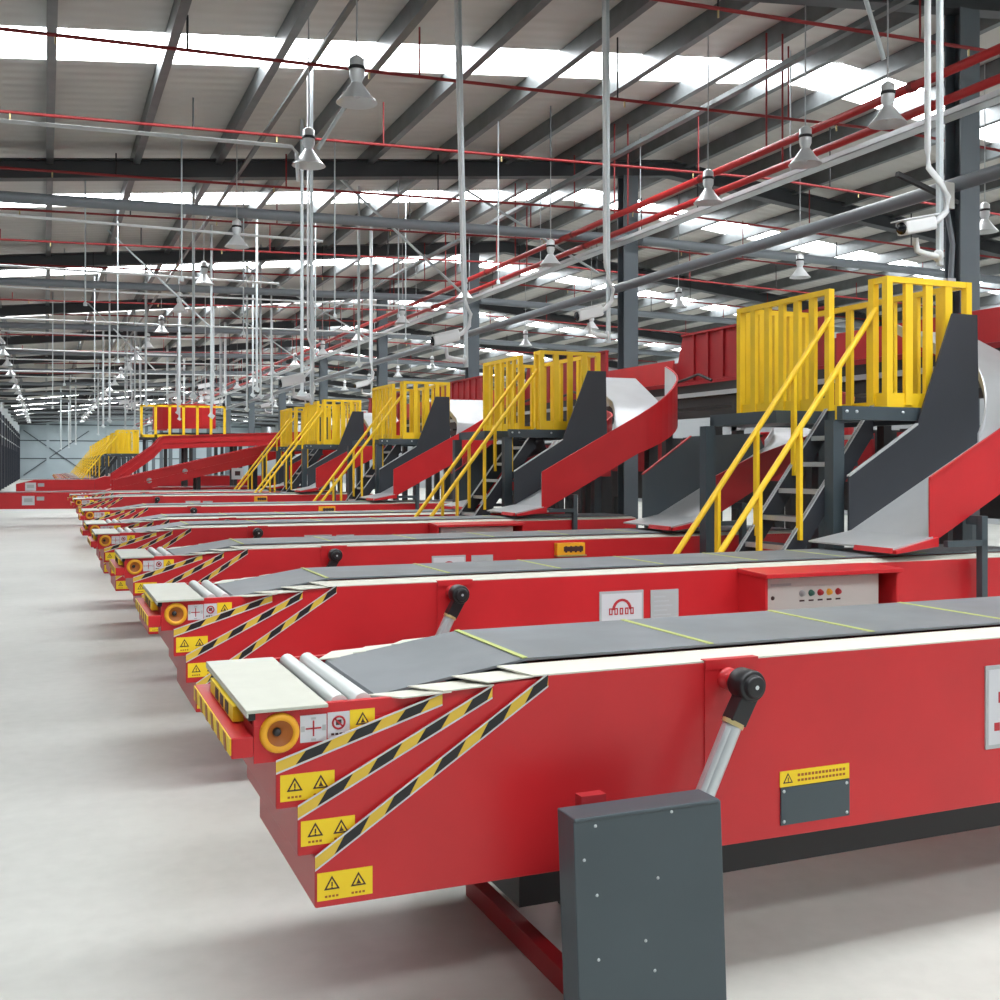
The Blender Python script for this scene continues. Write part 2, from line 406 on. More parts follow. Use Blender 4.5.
    mb.lathe([(.0,.095),(.012,.095),(.02,.098),(.033,.096),(.036,.088),(.036,.08),(.046,.08),(.05,.072),(.05,.01),(.046,0),(0,0)], c, (0,-1,0), 'black', 24)
    mb.bar(c+Vector((0,-.04,-.03)), c+Vector((-.048,-.04,-.115)), .06, .056, 'black', (0,1,0)); mb.lathe([(0,.0985),(.007,.098)], c, (0,-1,0), 'zinc', 10)
    S.append(['rod_eye', mb, .003, []])
    mb = MB().tube([c+Vector((-.047,-.04,-.112)), c+Vector((-.054,-.04,-.125))], .036, 'brass', 12); mb.tube([c+Vector((-.054,-.04,-.125)), c+Vector((-.19,-.04,-.40))], .031, 'zinc', 14)
    mb.tube([c+Vector((-.079,-.055,-.125)), c+Vector((-.215,-.055,-.40))], .012, 'zinc', 8)
    S.append(['lifting_rod', mb, 0, []])
    S.append(['cabinet', MB().hexa([(1.366,-.31,0),(1.847,-.31,0),(1.847,-.205,0),(1.366,-.205,0),(1.342,-.31,.668),(1.823,-.31,.668),(1.823,-.205,.668),(1.342,-.205,.668)],'slate').prism([(1.342,.662),(1.342,.674),(1.815,.674),(1.815,.662)],-.316,-.205,'slate'), .004,
              [['screw', MB().lathe([(0,.003),(.004,.0025),(.005,0)], (x,-.31,z), (0,-1,0), 'zinc', 8), 0] for x, z in ((1.41,.645),(1.655,.655),(1.375,.555),(1.415,.452),(1.61,.472),(1.42,.272),(1.57,.30),(1.60,.21))]])
    S.append(['cabinet', MB().box(1.342,1.825,W+.205,W+.31,.0,.668,'slate'), .004, []])  # unseen twin on the far side, added to deepen the shade
    S.append(['cabinet_bracket', MB().box(1.42,1.50,-.205,-.165,.64,.695,'red_dull'), 0, []])
    mb = MB().box(1.485,1.54,-.2,W+.05,0,.075,'red_dull')
    S.append(['floor_frame', mb, .003, []])
    S.append(['added_shade_block', MB().box(1.42,6.2,.24,.62,.21,.398,'frame_black'), 0, []])  # added dark box that deepens the shade under the boom
    S.append(['support_leg', MB().box(1.78,1.90,.55,.70,.0,.17,'frame_black'), 0, []])
    S.append(['support_leg', MB().box(5.6,5.75,.08,.2,0,.41,'slate').box(5.6,5.75,.65,.77,0,.41,'slate').box(5.5,5.85,.05,.8,0,.05,'slate'), 0, []])
    if hood:
        x0, x1 = 3.92, 4.93
        mb = MB().prism([(x0,.70),(x0,.985),(x0+.02,.985),(x0+.02,.70)], -.27, 0, 'red').prism([(x1-.02,.70),(x1-.02,.985),(x1,.985),(x1,.70)], -.27, 0, 'red')
        mb.hexa([(x0-.01,-.30,.975),(x1+.01,-.30,.975),(x1+.01,0,.985),(x0-.01,0,.985),(x0-.01,-.30,1.0),(x1+.01,-.30,1.0),(x1+.01,0,1.012),(x0-.01,0,1.012)], 'red')
        mb.box(x0, x1, -.20, 0, .68, .70, 'red')
        pn = MB().box(x0+.06,x1-.10,-.20,-.02,.70,.962,'panel_white')
        sub = [['panel', pn, .003]]
        for q, mname in enumerate(('sign_grey','button_green','red_text','orange','red_text')):
            cx = x0+.32+q*.068
            sub.append(['button', MB().lathe([(0,.022),(.013,.021),(.016,.014),(.016,.004),(.02,.003),(.021,0)], (cx,-.2,.865), (0,-1,0), mname, 14).box(cx-.018,cx+.018,-.202,-.2,.815,.825,'dark_text'), 0])
        sub.append(['keyhole', MB().lathe([(0,.005),(.012,.004),(.013,0)], (x0+.105,-.2,.845), (0,-1,0), 'dark_text', 12), 0])
        sub.append(['nameplate', MB().box(x0+.09,x0+.24,-.202,-.2,.915,.93,'sign_grey'), 0])
        B.append(['control_box', mb, .003, sub])
    if beacon:
        x0 = 3.96
        mb = MB().box(x0,x0+.26,-.06,0,.885,.985,'orange')
        mb.box(x0+.06,x0+.24,-.065,-.06,.915,.955,'dark_text')
        for q in range(4): mb.box(x0+.07+q*.045,x0+.09+q*.045,-.067,-.065,.905,.96,'dark_text')
        B.append(['warning_light', mb, .006, [['bracket', MB().box(x0,x0+.27,-.07,0,.872,.884,'brass'), 0]]])
    return B, S
def put(root, parts, rot=None):
    for name, mb, bev, subs in parts:
        o = mb.build(name, root, bev)
        if rot is not None: o.matrix_local = rot
        for nm, m2, b2 in subs: m2.build(nm, o, b2)
def merged(parts):
    a = MB()
    for name, mb, bev, subs in parts:
        a.merge(mb)
        for nm, m2, b2 in subs: a.merge(m2)
    return a
cdata = [  # depth of the near side face, nudge in x, options, tilt, what sets it apart
 (3.0, 0, dict(sign_x=3.175), 0, 'red telescopic belt conveyor with a grey floor cabinet, first from the camera'),
 (5.6, 0, dict(hood=True, sign_x=2.96), 0, 'red telescopic belt conveyor with hooded white control panel, second from the camera'),
 (8.3, 0, dict(beacon=True, sign_x=2.87, plate=False), 0, 'red telescopic belt conveyor with an orange warning light, third from the camera'),
 (11.25, -.06, dict(hood=True, sign_x=2.55, plate=False), 0, 'red telescopic belt conveyor with control hood, fourth from the camera'),
 (13.12, -.08, dict(sign_x=2.55, plate=False), 0, 'red telescopic belt conveyor tight behind the fourth, fifth from the camera'),
 (16.9, 0, dict(beacon=True, sign_x=2.6, plate=False), 0, 'red telescopic belt conveyor, sixth from the camera in the row'),
 (22.6, 0, dict(beacon=True, sign_x=2.6, plate=False), 0, 'red telescopic belt conveyor, seventh from the camera in the row'),
 (25.75, 0, dict(beacon=False, sign_x=2.6, plate=False), 0, 'red telescopic belt conveyor, eighth from the camera in the row'),
]
for y, dx, kw, tilt, lab in cdata:
    r = empty('belt_conveyor', (dx, y, 0), lab, 'conveyor', 'telescopic belt conveyors in a row')
    B, S = make_conveyor(**kw)
    put(r, B); put(r, S)
# conveyors run out across the aisle, far down the hall
def out_conveyor(y, x_tip, label, h=0.):
    r = empty('belt_conveyor', (0, y, 0), label, 'conveyor', 'telescopic belt conveyors in a row')
    MB().prism([(1.4,.40+h),(1.4,.9+h),(1.7,1.0+h),(7,1.0+h),(7,.40+h)], 0, W, 'red').build('main_section', r, .005)
    e = MB().prism([(x_tip,.50+h),(x_tip,.78+h),(x_tip+.5,.90+h),(1.6,.90+h),(1.6,.46+h)], .03, W-.03, 'red').build('second_section', r, .004)
    MB().box(-.55,-.25,.022,.03,.58+h,.82+h,'white_label').box(-.5,-.3,.020,.03,.66+h,.76+h,'sign_grey').build('name_sign', e)
    MB().box(-.2,-.02,.022,.03,.70+h,.80+h,'sign_grey').build('data_plate', e)
    mb = MB(); t = x_tip+.1
    mb.hexa([(t,.13,.905+h),(1.6,.13,.93+h),(1.6,.72,.93+h),(t,.72,.905+h),(t,.13,.915+h),(1.6,.13,.94+h),(1.6,.72,.94+h),(t,.72,.915+h)],'belt')
    mb.hexa([(1.6,.13,.93+h),(1.9,.13,1.02+h),(1.9,.72,1.02+h),(1.6,.72,.93+h),(1.6,.13,.94+h),(1.9,.13,1.03+h),(1.9,.72,1.03+h),(1.6,.72,.94+h)],'belt').box(1.9,7,.13,.72,1.02+h,1.03+h,'belt')
    mb.build('belt', r)
    MB().box(x_tip+.1,x_tip+.3,.1,.75,.42+h,.50+h,'frame_black').build('lamp_box', r)
    MB().box(1.8,2.0,.05,.8,0,.40+h,'frame_black').build('support_leg', r); MB().box(5.6,5.8,.05,.8,0,.40+h,'frame_black').build('support_leg', r)
out_conveyor(30.8, -2.2, 'red conveyor run out across the aisle towards the dark dock wall')
out_conveyor(35.6, -.8, 'red conveyor raised and part run out behind the one crossing the aisle', .27)
fB, fS = make_conveyor(sign_x=2.6, plate=False)
far_mesh = merged(fB).merge(merged(fS))
far_c = far_mesh.build('belt_conveyor')
fy = [45.6, 50.6, 55.6, 60.6, 65.6, 70.6, 75.6, 80.6]
for i, y in enumerate(fy):
    o = far_c if i == 0 else far_c.copy()
    if i: COL.objects.link(o)
    o.location = (0, y, 0)
    tag(o, 'red conveyor far down the hall, %s beyond the aisle crossing' % ORD[i], 'conveyor', 'telescopic belt conveyors in a row')

# ------------------------------------------------------------------ access platforms with stairs
XL, XR, ZD, ZT = 5.88, 6.67, 2.08, 3.07
def rail_panel(a, b, z0, z1, n, posts=(True, True), wide=.07):
    """guard panel from a to b (x,y): returns frame MB and a list of balusters"""
    a = Vector((*a, 0)); b = Vector((*b, 0)); d = b-a; L = d.length; d.normalize()
    fr = MB()
    fr.bar(a+Vector((0,0,z1-.022)), b+Vector((0,0,z1-.022)), .045, .045, 'yellow')
    fr.bar(a+Vector((0,0,z0+.055)), b+Vector((0,0,z0+.055)), .012, .11, 'yellow')
    for p, c in zip((a, b), posts):
        if c: fr.bar(p+Vector((0,0,z0)), p+Vector((0,0,z1)), .055, .055, 'yellow', tuple(d))
    bl = []
    for i in range(n):
        p = a + d*L*(i+1)/(n+1)
        bl.append(MB().bar(p+Vector((0,0,z0+.02)), p+Vector((0,0,z1-.03)), .035, wide, 'yellow', tuple(d)))
    return fr, bl
def make_platform():
    P = []
    D = 1.88
    P.append(['deck', MB().box(XL-.02, XR+.03, -.02, D+.03, ZD-.03, ZD, 'slate'), 0, []])
    fr = MB().box(5.43, XR+.03, -.03, .03, ZD-.10, ZD-.0, 'slate').box(5.40, XR+.03, D-.28, D-.22, ZD-.10, ZD-.03, 'slate').box(XL-.03, XL+.03, 0, D, ZD-.10, ZD-.03, 'slate').box(XR-.03, XR+.03, 0, D, ZD-.10, ZD-.03, 'slate')
    fr.box(5.40, XL, .72, D-.22, ZD-.10, ZD-.0, 'slate')
    P.append(['deck_frame', fr, 0, [['bolt', MB().lathe([(0,.01),(.012,.01),(.012,0)], (x,-.03,ZD-.04), (0,-1,0), 'zinc', 8), 0] for x in (5.47,5.56,6.0)]])
    for x, y in ((5.44,.07),(5.37,D-.23),(XR,0.04),(XR,D-.12)):
        P.append(['post', MB().box(x-.05, x+.05, y-.05, y+.05, 0, ZD-.10, 'slate').box(x-.09, x+.09, y-.09, y+.09, 0, .012, 'slate'), 0, []])
    for a, b, n, po in (((XL,0),(XR,0),3,(True,True)), ((XL,.66),(XL,D),5,(True,True)), ((XL+.06,D),(XR-.06,D),3,(True,True)), ((XR,.0),(XR,D),6,(False,True)), ((XL,.03),(XL,.15),0,(False,True))):
        f, bl = rail_panel(a, b, ZD, ZT, n, po)
        P.append(['guard_rail', f, 0, [['baluster', m_, 0] for m_ in bl]])
    s = 1.31; xb = 4.27; y0, y1 = .14, .67
    for y in (y0, y1):
        mb = MB().prism([(xb-.02,0),(XL-.02,s*(XL-xb)),(XL-.02,s*(XL-xb)-.24),(xb+.16,0)], y-.012, y+.012, 'charcoal')
        mb.prism([(xb-.02,.0),(XL-.02,s*(XL-xb)),(XL-.02,s*(XL-xb)-.012),(xb-.01,0)], y-.02, y+.02, 'sign_grey')
        P.append(['stringer', mb, 0, []])
    nt_ = 9
    for i in range(1, nt_+1):
        z = ZD*i/(nt_+1); x = xb + z/s
        P.append(['tread', MB().box(x+.0, x+.19, y0+.012, y1-.012, z-.03, z, 'slate').box(x-.004, x+.014, y0+.012, y1-.012, z-.035, z+.002, 'zinc'), 0, []])
    hz = lambda x: 2.84 - 1.29*(XL-x)
    for y in (y0, y1):
        sub = []
        for x in (4.42, 4.80, 5.16, 5.52):
            zs = s*(x-xb)-.08
            sub.append(['rail_post', MB().bar((x,y-.02,max(zs,.02)), (x,y-.02,hz(x)), .045, .028, 'yellow', (1,0,0)), 0])
        P.append(['handrail', MB().tube([(4.25,y-.02,hz(4.25)), (XL,y-.02,hz(XL))], .023, 'yellow', 10), 0, sub])
    return P
pr = empty('access_platform', (0, 6.48, 0), '', 'platform', 'yellow railed access platforms')
put(pr, make_platform()); snap = snapshot(pr)
PY = [6.48, 12.38, 17.85, 23.6, 27.0]
for i, y in enumerate(PY):
    o = pr if i == 0 else copy_tree(snap)
    o.location = ((0,-.15,-.2,-.2,-.1)[i], y, 0)
    o['label'] = 'grey access platform with yellow guard rails and steep stairs, %s from the camera' % ORD[i]
pm = merged(make_platform()); fp = pm.build('access_platform')
for i, y in enumerate([47.6, 52.6, 57.6, 62.6, 67.6, 72.6, 77.6, 84, 91]):
    o = fp if i == 0 else fp.copy()
    if i: COL.objects.link(o)
    o.location = (-3.1+.012*(y-47), y, 0)
    tag(o, 'small yellow-railed platform far down the hall, %s beyond the red loop' % ORD[i], 'platform', 'yellow railed access platforms')

# ------------------------------------------------------------------ steel chutes from the sorter to the belts
def make_chute(tall=True):
    P = []; yn, yf = .02, .80
    xa, xs = 5.24, 6.70
    fz = lambda x: 1.155 + .53*(x-5.45)
    cx, cy = xs, yf+.20
    ri, ro = cy-yf, cy-yn
    N = 12
    zc = lambda t: fz(xs) + (.56 if tall else .30)*t
    def pos(t, r): a = t*PI/2; return (cx+r*math.sin(a), cy-r*math.cos(a))
    # centre line stations: straight, curve, run-in
    st = []
    for x in (5.45, 6.0, xs): st.append(((x,yn),(x,yf),fz(x)))
    for k in range(1, N+1):
        t = k/N; st.append((pos(t,ro), pos(t,ri), zc(t)))
    if tall: st.append(((cx+ro+.1, cy+.95),(cx+ri, cy+.95), zc(1)+.46))
    def band(pts, dz0, dz1, th, m, mb=None):   # upright strip along a list of (x,y,z)
        mb = mb or MB(); n = len(pts)
        v = []
        for i, (x, y, z) in enumerate(pts):
            a = Vector(pts[max(i-1,0)][:2]); b2 = Vector(pts[min(i+1,n-1)][:2]); d = (b2-a).normalized(); nr = Vector((d.y,-d.x))*th
            w0 = dz0(i) if callable(dz0) else dz0; w1 = dz1(i) if callable(dz1) else dz1
            v += [(x,y,z+w0),(x,y,z+w1),(x+nr.x,y+nr.y,z+w1),(x+nr.x,y+nr.y,z+w0)]
        f = []
        for i in range(n-1):
            o = 4*i
            f += [(o,o+4,o+5,o+1),(o+1,o+5,o+6,o+2),(o+2,o+6,o+7,o+3),(o+3,o+7,o+4,o)]
        f += [(0,1,2,3),(4*n-1,4*n-2,4*n-3,4*n-4)]
        return mb.add(v, f, m)
    fl = MB(); n = len(st)
    v = [(p[0],p[1],z) for p,q,z in st] + [(q[0],q[1],z) for p,q,z in st] + [(p[0],p[1],z-.02) for p,q,z in st] + [(q[0],q[1],z-.02) for p,q,z in st]
    fl.add(v, [g for i in range(n-1) for g in ((i,i+1,n+i+1,n+i),(3*n+i,3*n+i+1,2*n+i+1,2*n+i))], 'steel', True)
    P.append(['slide_bed', fl, 0, []])
    # lip
    lp = MB().hexa([(5.10,yn-.04,1.085),(5.47,yn-.02,1.145),(5.47,yf,1.145),(5.10,yf+.02,1.085),(5.10,yn-.04,1.097),(5.47,yn-.02,1.165),(5.47,yf,1.165),(5.10,yf+.02,1.097)], 'steel')
    lr = MB().hexa([(5.12,yn-.06,1.062),(5.5,yn-.04,1.10),(5.5,yn+.0,1.10),(5.12,yn-.02,1.062),(5.12,yn-.06,1.085),(5.5,yn-.04,1.16),(5.5,yn,1.16),(5.12,yn-.02,1.085)], 'red').hexa([(5.075,yn-.05,1.066),(5.10,yn-.05,1.066),(5.10,yn+.3,1.066),(5.075,yn+.3,1.066),(5.085,yn-.05,1.10),(5.10,yn-.05,1.10),(5.10,yn+.3,1.10),(5.085,yn+.3,1.10)], 'red')
    P.append(['lip', lp, 0, [['lip_edge', lr, 0]]])
    # dark panel on the far side
    if tall: prof = [(5.45,1.10),(5.45,1.56),(6.10,1.95),(6.45,2.81),(6.70,2.81),(6.72,1.78)]
    else: prof = [(5.30,1.06),(5.30,1.55),(5.84,1.92),(6.62,1.96),(6.72,1.80)]
    P.append(['side_panel', MB().prism(prof, yf, yf+.018, 'charcoal' if tall else 'slate'), 0,  # low panels take a lighter grey for the light falling on them
              [['panel_edge', MB().prism([(prof[1][0],prof[1][1]-.004),(prof[1][0],prof[1][1]+.008),(prof[2][0],prof[2][1]+.008),(prof[2][0],prof[2][1]-.004)], yf-.008, yf+.026, 'sign_grey' if tall else 'red_dull'), 0]]])
    # inner curve wall and outer wall
    inner = [(q[0],q[1],z) for p,q,z in st[2:]]; cx_ = cx
    P.append(['inner_wall', band(inner, -.02, .07, .012, 'steel'), 0, []])
    outer = [(p[0],p[1],z) for p,q,z in (st[:-1] if tall else st)]
    hgt = (lambda i: .40 if i < 3 else .40 + .14*min(1, (i-2)/6)) if tall else (lambda i: (.32,.27,.12)[i] if i < 3 else .12 + .2*min(1, (i-2)/6))
    P.append(['outer_wall', band(outer, -.045, hgt, .012, 'red'), 0, [
        ['wall_lining', band([(x,y,z) for x,y,z in outer], -.02, lambda i: hgt(i)-.006, -.008, 'steel' if tall else 'red_dull'), 0],
        ['wall_edge', band(outer, lambda i: hgt(i)-.012, lambda i: hgt(i)+.006, .02, 'sign_grey' if False else 'red'), 0]]])
    # legs under the chute
    P.append(['support_leg', MB().box(5.80,5.85,-.10,-.05,0,1.30,'slate').box(5.50,5.85,-.10,-.06,1.10,1.14,'slate').box(5.8,5.85,-.06,.04,1.24,1.30,'slate'), 0, []])
    P.append(['support_leg', MB().box(7.0,7.08,.25,.33,0,1.95,'frame_black'), 0, []])
    P.append(['support_leg', MB().box(7.5,7.58,1.15,1.23,0,2.30 if tall else 2.05,'frame_black'), 0, []])
    return P
ch = {}
CH = [(5.6,True,0,'second'),(8.3,False,-.02,'third'),(11.28,True,-.22,'fourth'),(13.12,False,-.15,'fifth'),(16.92,True,-.25,'sixth'),(22.6,True,-.2,'seventh'),(25.75,True,-.2,'eighth')]
for y, tall, dx, nm in CH:
    if tall not in ch:
        o = empty('chute', (dx, y, 0), '', 'chute', 'steel chutes with red outer walls'); put(o, make_chute(tall)); ch[tall] = snapshot(o)
    else: o = copy_tree(ch[tall])
    o.location = (dx, y, 0)
    o['label'] = ('curved steel chute with tall dark side panel and red wall, above the %s conveyor' if tall else 'steel chute with low grey side panel and red wall, above the %s conveyor') % nm

# ------------------------------------------------------------------ overhead sorter line at the head of the chutes
for k, y in enumerate([4.6, 10.1, 15.6, 21.1, 26.6]):
    s = empty('sorter_conveyor', (0, y, 0), 'dark raised sorter conveyor with ribbed red side wall, %s section from the camera' % ORD[k], 'conveyor', 'raised sorter sections')
    MB().box(8.55,9.55,0,5.48,2.45,2.78,'frame_black').box(8.5,8.56,0,5.48,2.60,2.66,'sign_grey').box(8.5,8.58,0,5.48,2.30,2.40,'frame_black').build('conveyor_frame', s)
    mb = MB().prism([(0,0),(0,0)][:0] or [(8.5,2.80),(8.5,3.5),(8.52,3.5),(8.52,2.80)], .25, 3.1, 'red_dull')
    mb = MB(); a, c = .2, (2.3 if k == 0 else 3.4)
    mb.hexa([(8.5,a,2.82),(8.52,a,2.82),(8.52,c+.25,2.82),(8.5,c+.25,2.82),(8.5,a,3.5),(8.52,a,3.5),(8.52,c,3.5),(8.5,c,3.5)], 'red_dull')
    q = a
    while q < c: mb.box(8.47,8.5,q,q+.04,2.84,3.49,'red_dull'); q += .36
    mb.box(8.46,8.53,a,c,3.48,3.51,'red_dull')
    mb.build('side_wall', s)
    MB().box(8.40,8.42,c+.1,5.48,2.82,3.15,'red').build('entry_wall', s)
    MB().box(9.55,9.57,0,5.48,2.8,3.3,'red_dull').build('side_wall', s)
    for yy in (.4, 2.2, 4.0):
        for xx in (8.6, 9.48): MB().box(xx-.06,xx+.06,yy-.06,yy+.06,0,2.45,'frame_black').build('support_leg', s)
    for yy in (1.0, 2.6): MB().tube([(8.45,yy,2.80),(8.40,yy+.25,2.9),(8.44,yy+.6,2.86),(8.42,yy+.9,2.82)], .02, 'cable_dark', 6).build('cable', s)
    MB().box(8.54,8.62,2.05,2.35,2.1,2.24,'sign_grey').build('junction_box', s)
# lower conveyor deck and machine housings under the sorter
for k, (x, y) in enumerate([(7.9, 9.9), (7.8, 15.4), (7.8, 20.6)]):
    o = empty('conveyor_drive', (x, y, 0), 'red conveyor drive housing under the sorter, %s from the camera' % ORD[k], 'drive housing', 'red drive housings')
    MB().box(0,.55,0,.9,1.45,2.0,'red_dull').box(-.02,.57,-.02,.92,2.0,2.03,'red').build('housing', o, .01)
    MB().box(-.03,-.0,.3,.5,1.6,1.75,'white_label').build('label_plate', o)
    for xx in (.05,.45): MB().box(xx,xx+.08,.1,.18,0,1.45,'frame_black').build('support_leg', o)
for k, y in enumerate([6.9, 12.6, 18.2, 23.6]):
    o = empty('return_conveyor', (0, y, 0), 'dark low conveyor frame beyond the sorter legs, %s from the camera' % ORD[k], 'conveyor', 'low return conveyors')
    MB().box(11.2,12.3,0,5.2,.95,2.15,'frame_black').build('conveyor_frame', o); MB().box(11.15,11.2,0,5.2,1.5,2.1,'red_dull').build('side_wall', o)
    for yy in (.3, 2.5, 4.7): MB().box(11.3,11.5,yy,yy+.2,0,.95,'frame_black').build('support_leg', o)

# far red inclines, loop and their rails
def incline(name, label, pts, y, w, h, m='red'):
    o = empty(name, (0, y, 0), label, 'chute')
    n = len(pts)
    for yy in (0, w):
        mb = MB()
        for i in range(n-1):
            (xa,za),(xb,zb) = pts[i], pts[i+1]
            mb.prism([(xa,za),(xb,zb),(xb,zb+h),(xa,za+h)], yy, yy+.03, m)
            mb.prism([(xa,za+h-.03),(xb,zb+h-.03),(xb,zb+h),(xa,za+h)], yy-.04, yy+.04, m); mb.prism([(xa,za+h*.42),(xb,zb+h*.42),(xb,zb+h*.42+.03),(xa,za+h*.42+.03)], yy-.03, yy+.03, m)
        mb.build('side_wall', o)
    mb = MB()
    for i in range(n-1):
        (xa,za),(xb,zb) = pts[i], pts[i+1]
        mb.prism([(xa,za+.02),(xb,zb+.02),(xb,zb+.06),(xa,za+.06)], .03, w, 'steel')
    mb.build('slide_bed', o)
    x, z = pts[0]; MB().box(x+.1,x+.2,.1,.2,0,z+.05,'slate').box(x+.1,x+.2,w-.2,w-.1,0,z+.05,'slate').build('support_leg', o)
    for f in (.35, .6, .85):
        xx = pts[0][0] + (pts[-1][0]-pts[0][0])*f
        for i in range(n-1):
            if pts[i][0] <= xx <= pts[i+1][0]: zz = pts[i][1] + (pts[i+1][1]-pts[i][1])*(xx-pts[i][0])/(pts[i+1][0]-pts[i][0])
        MB().box(xx,xx+.1,.1,.2,0,zz+.03,'frame_black').box(xx,xx+.1,w-.2,w-.1,0,zz+.03,'frame_black').build('support_leg', o)
    return o
o = incline('incline_chute', 'long red incline chute rising beside the fifth platform', [(1.62,.80),(5.15,1.64),(7.6,2.20)], 29.65, 1.0, .44)
for x, z in ((2.5,1.22),(3.4,1.46)): MB().lathe([(0,.03),(.06,.025),(.07,0)], (x,0,z), (0,-1,0), 'sign_grey', 10).build('round_lamp', o)
MB().box(4.6,4.9,-.06,0,1.24,1.54,'white_label').box(4.68,4.82,-.07,-.06,1.34,1.46,'dark_text').build('sign_plate', o)
incline('feeder_chute', 'flat red feeder chute above and behind the long incline', [(1.8,.98),(2.95,1.82),(3.2,2.10),(7.6,2.28)], 33.5, 1.0, .38)
o = empty('sorter_loop', (5.8, 43.0, 0), 'curved bright red wall of the sorter loop far down the hall', 'conveyor')
mb = MB(); N = 20
for k in range(N):
    a, b2 = PI*.75 + PI*.75*k/N, PI*.75 + PI*.75*(k+1)/N
    p = lambda t, r: (r*.85*math.cos(t), r*.8*math.sin(t))
    q = [p(a,2.4),p(b2,2.4),p(b2,2.32),p(a,2.32)]
    mb.hexa([(x,y,2.95) for x,y in q]+[(x,y,3.85) for x,y in q], 'red')
mb.build('side_wall', o)
mb = MB().box(-1.9,2,-1.7,1.7,2.5,2.8,'frame_black'); mb.build('conveyor_frame', o)
for k in range(5):
    x = -1.8 + k*.9; MB().box(x,x+.12,-1.6,-1.48,0,2.5,'frame_black').build('support_leg', o)
o2 = empty('guard_railing', (4.3, 40.4, 0), 'row of yellow railing posts before the red sorter loop', 'railing')
for k in range(7): MB().box(-1.2+k*.48,-1.11+k*.48,0,.06,2.6,3.75,'yellow').build('rail_post', o2)
MB().box(-1.2,1.77,0,.05,3.68,3.75,'yellow').box(-1.2,1.77,0,.05,2.6,2.7,'yellow').build('top_rail', o2)
MB().box(-1.2,1.77,0,.5,2.5,2.6,'frame_black').build('walkway', o2)
for x in (-1.1, 1.6): MB().box(x,x+.1,.1,.2,0,2.5,'frame_black').build('support_leg', o2)

# ------------------------------------------------------------------ pendant lamps
def make_lamp(rod=1.3, arm=False):
    P = []
    P.append(['rod', MB().tube([(0,0,.42),(0,0,.42+rod)], .008, 'sign_grey', 6), 0, []])
    P.append(['ballast', MB().lathe([(0,.44),(.03,.43),(.068,.40),(.068,.24),(.05,.20),(.05,.16)], (0,0,0), (0,0,1), 'lamp_alu', 18), 0, [['collar', MB().lathe([(.07,.33),(.076,.33),(.076,.30),(.07,.30)], (0,0,0), (0,0,1), 'frame_black', 18), 0]]])
    P.append(['reflector', MB().lathe([(.05,.18),(.075,.145),(.12,.08),(.185,.005),(.19,0),(.183,0),(.115,.075),(.065,.14),(.0,.15)], (0,0,0), (0,0,1), 'lamp_alu', 24), 0, []])
    P.append(['bulb', MB().lathe([(.02,.14),(.035,.09),(.03,.05),(.0,.035)], (0,0,0), (0,0,1), 'white_label', 12), 0, []])
    return P
LZ = 5.02
rows = [(2.75, [9.7, 12.2, 17.2, 21, 25] + [29.1+4.05*k for k in range(17)], 'above the aisle ends of the conveyors', {9.7: 4.95}),
        (7.9, [8.7, 10.0, 11.95, 16.7, 20.8] + [25+4.05*k for k in range(18)], 'above the yellow platforms', {8.7: 5.1}),
        (12.6, [11.9, 16.1] + [20.2+4.05*k for k in range(12)], 'beyond the columns', {}),
        (-1.2, [29+4.05*k for k in range(18)], 'along the dark dock wall', {})]
lp = None; lfar = None; rod = 1.6
for X, ys, where, zz in rows:
    for i, y in enumerate(ys):
        X_ = X - (.12 if y == 9.7 else 0)
        lab = 'grey cone pendant lamp %s, %s from the camera' % (where, ORD[i])
        z = zz.get(y, LZ); need = rz(X)+.5-z-.42
        if y < 36:
            o = empty('pendant_lamp', (X_, y, z), lab, 'lamp', 'pendant lamps ' + where)
            put(o, make_lamp(need))
        else:
            key = X
            if lfar is None or lfar[0] != key:
                lfar = (key, merged(make_lamp(need)).build('pendant_lamp')); o = lfar[1]
            else: o = lfar[1].copy(); COL.objects.link(o)
            o.location = (X, y, z); tag(o, lab, 'lamp', 'pendant lamps ' + where)

# ------------------------------------------------------------------ security cameras on hanging poles
def make_cctv(top, big=True, tilt=(0,0), off=.13):
    """origin at the bracket foot; the camera points to -x and a little down"""
    P = []
    tx, ty = tilt
    P.append(['pole', MB().bar((0,0,-.1),(tx,ty,top), .042, .042, 'white_cool').bar((.0,-.018,-.1),(tx,ty-.018,top), .02, .012, 'zinc'), 0, []])
    if big: P.append(['conduit', MB().tube([(-off+tx,0,top),(-off,0,.85),(-off+.01,0,.70),(-.02,-.03,.58),(.04,-.05,.46),(.02,-.05,.34),(-.06,-.04,.26),(-.16,-.03,.22)], .026, 'white_paint', 10), 0, []])
    else: P.append(['conduit', MB().tube([(-.05+tx,0,top),(-.05,0,.75),(.03,-.03,.55),(0,-.04,.34),(-.12,-.03,.24)], .018, 'white_paint', 8), 0, []])
    P.append(['bracket', MB().tube([(0,0,-.03),(-.16,-.01,-.02),(-.26,-.02,.0),(-.28,-.02,.10)], .026, 'white_paint', 10).lathe([(0,.02),(.05,.02),(.05,0),(0,0)], (-.01,0,-.02), (-1,0,0), 'white_paint', 12), 0, []])
    a = Vector((-.12,-.03,.235)); d = Vector((-.95,-.10,-.22)).normalized(); L = .36
    e = a + d*L
    P.append(['housing', MB().bar(a, e, .125, .115, 'white_paint'), .02, [
        ['sun_shield', MB().bar(a+Vector((0,0,.064))-d*.02, e+Vector((0,0,.064))+d*.05, .14, .012, 'white_paint'), .003],
        ['lens', MB().lathe([(0,.012),(.046,.012),(.05,.0),(.05,-.02)], e, tuple(d), 'lens_dark', 18), 0]]])
    return P
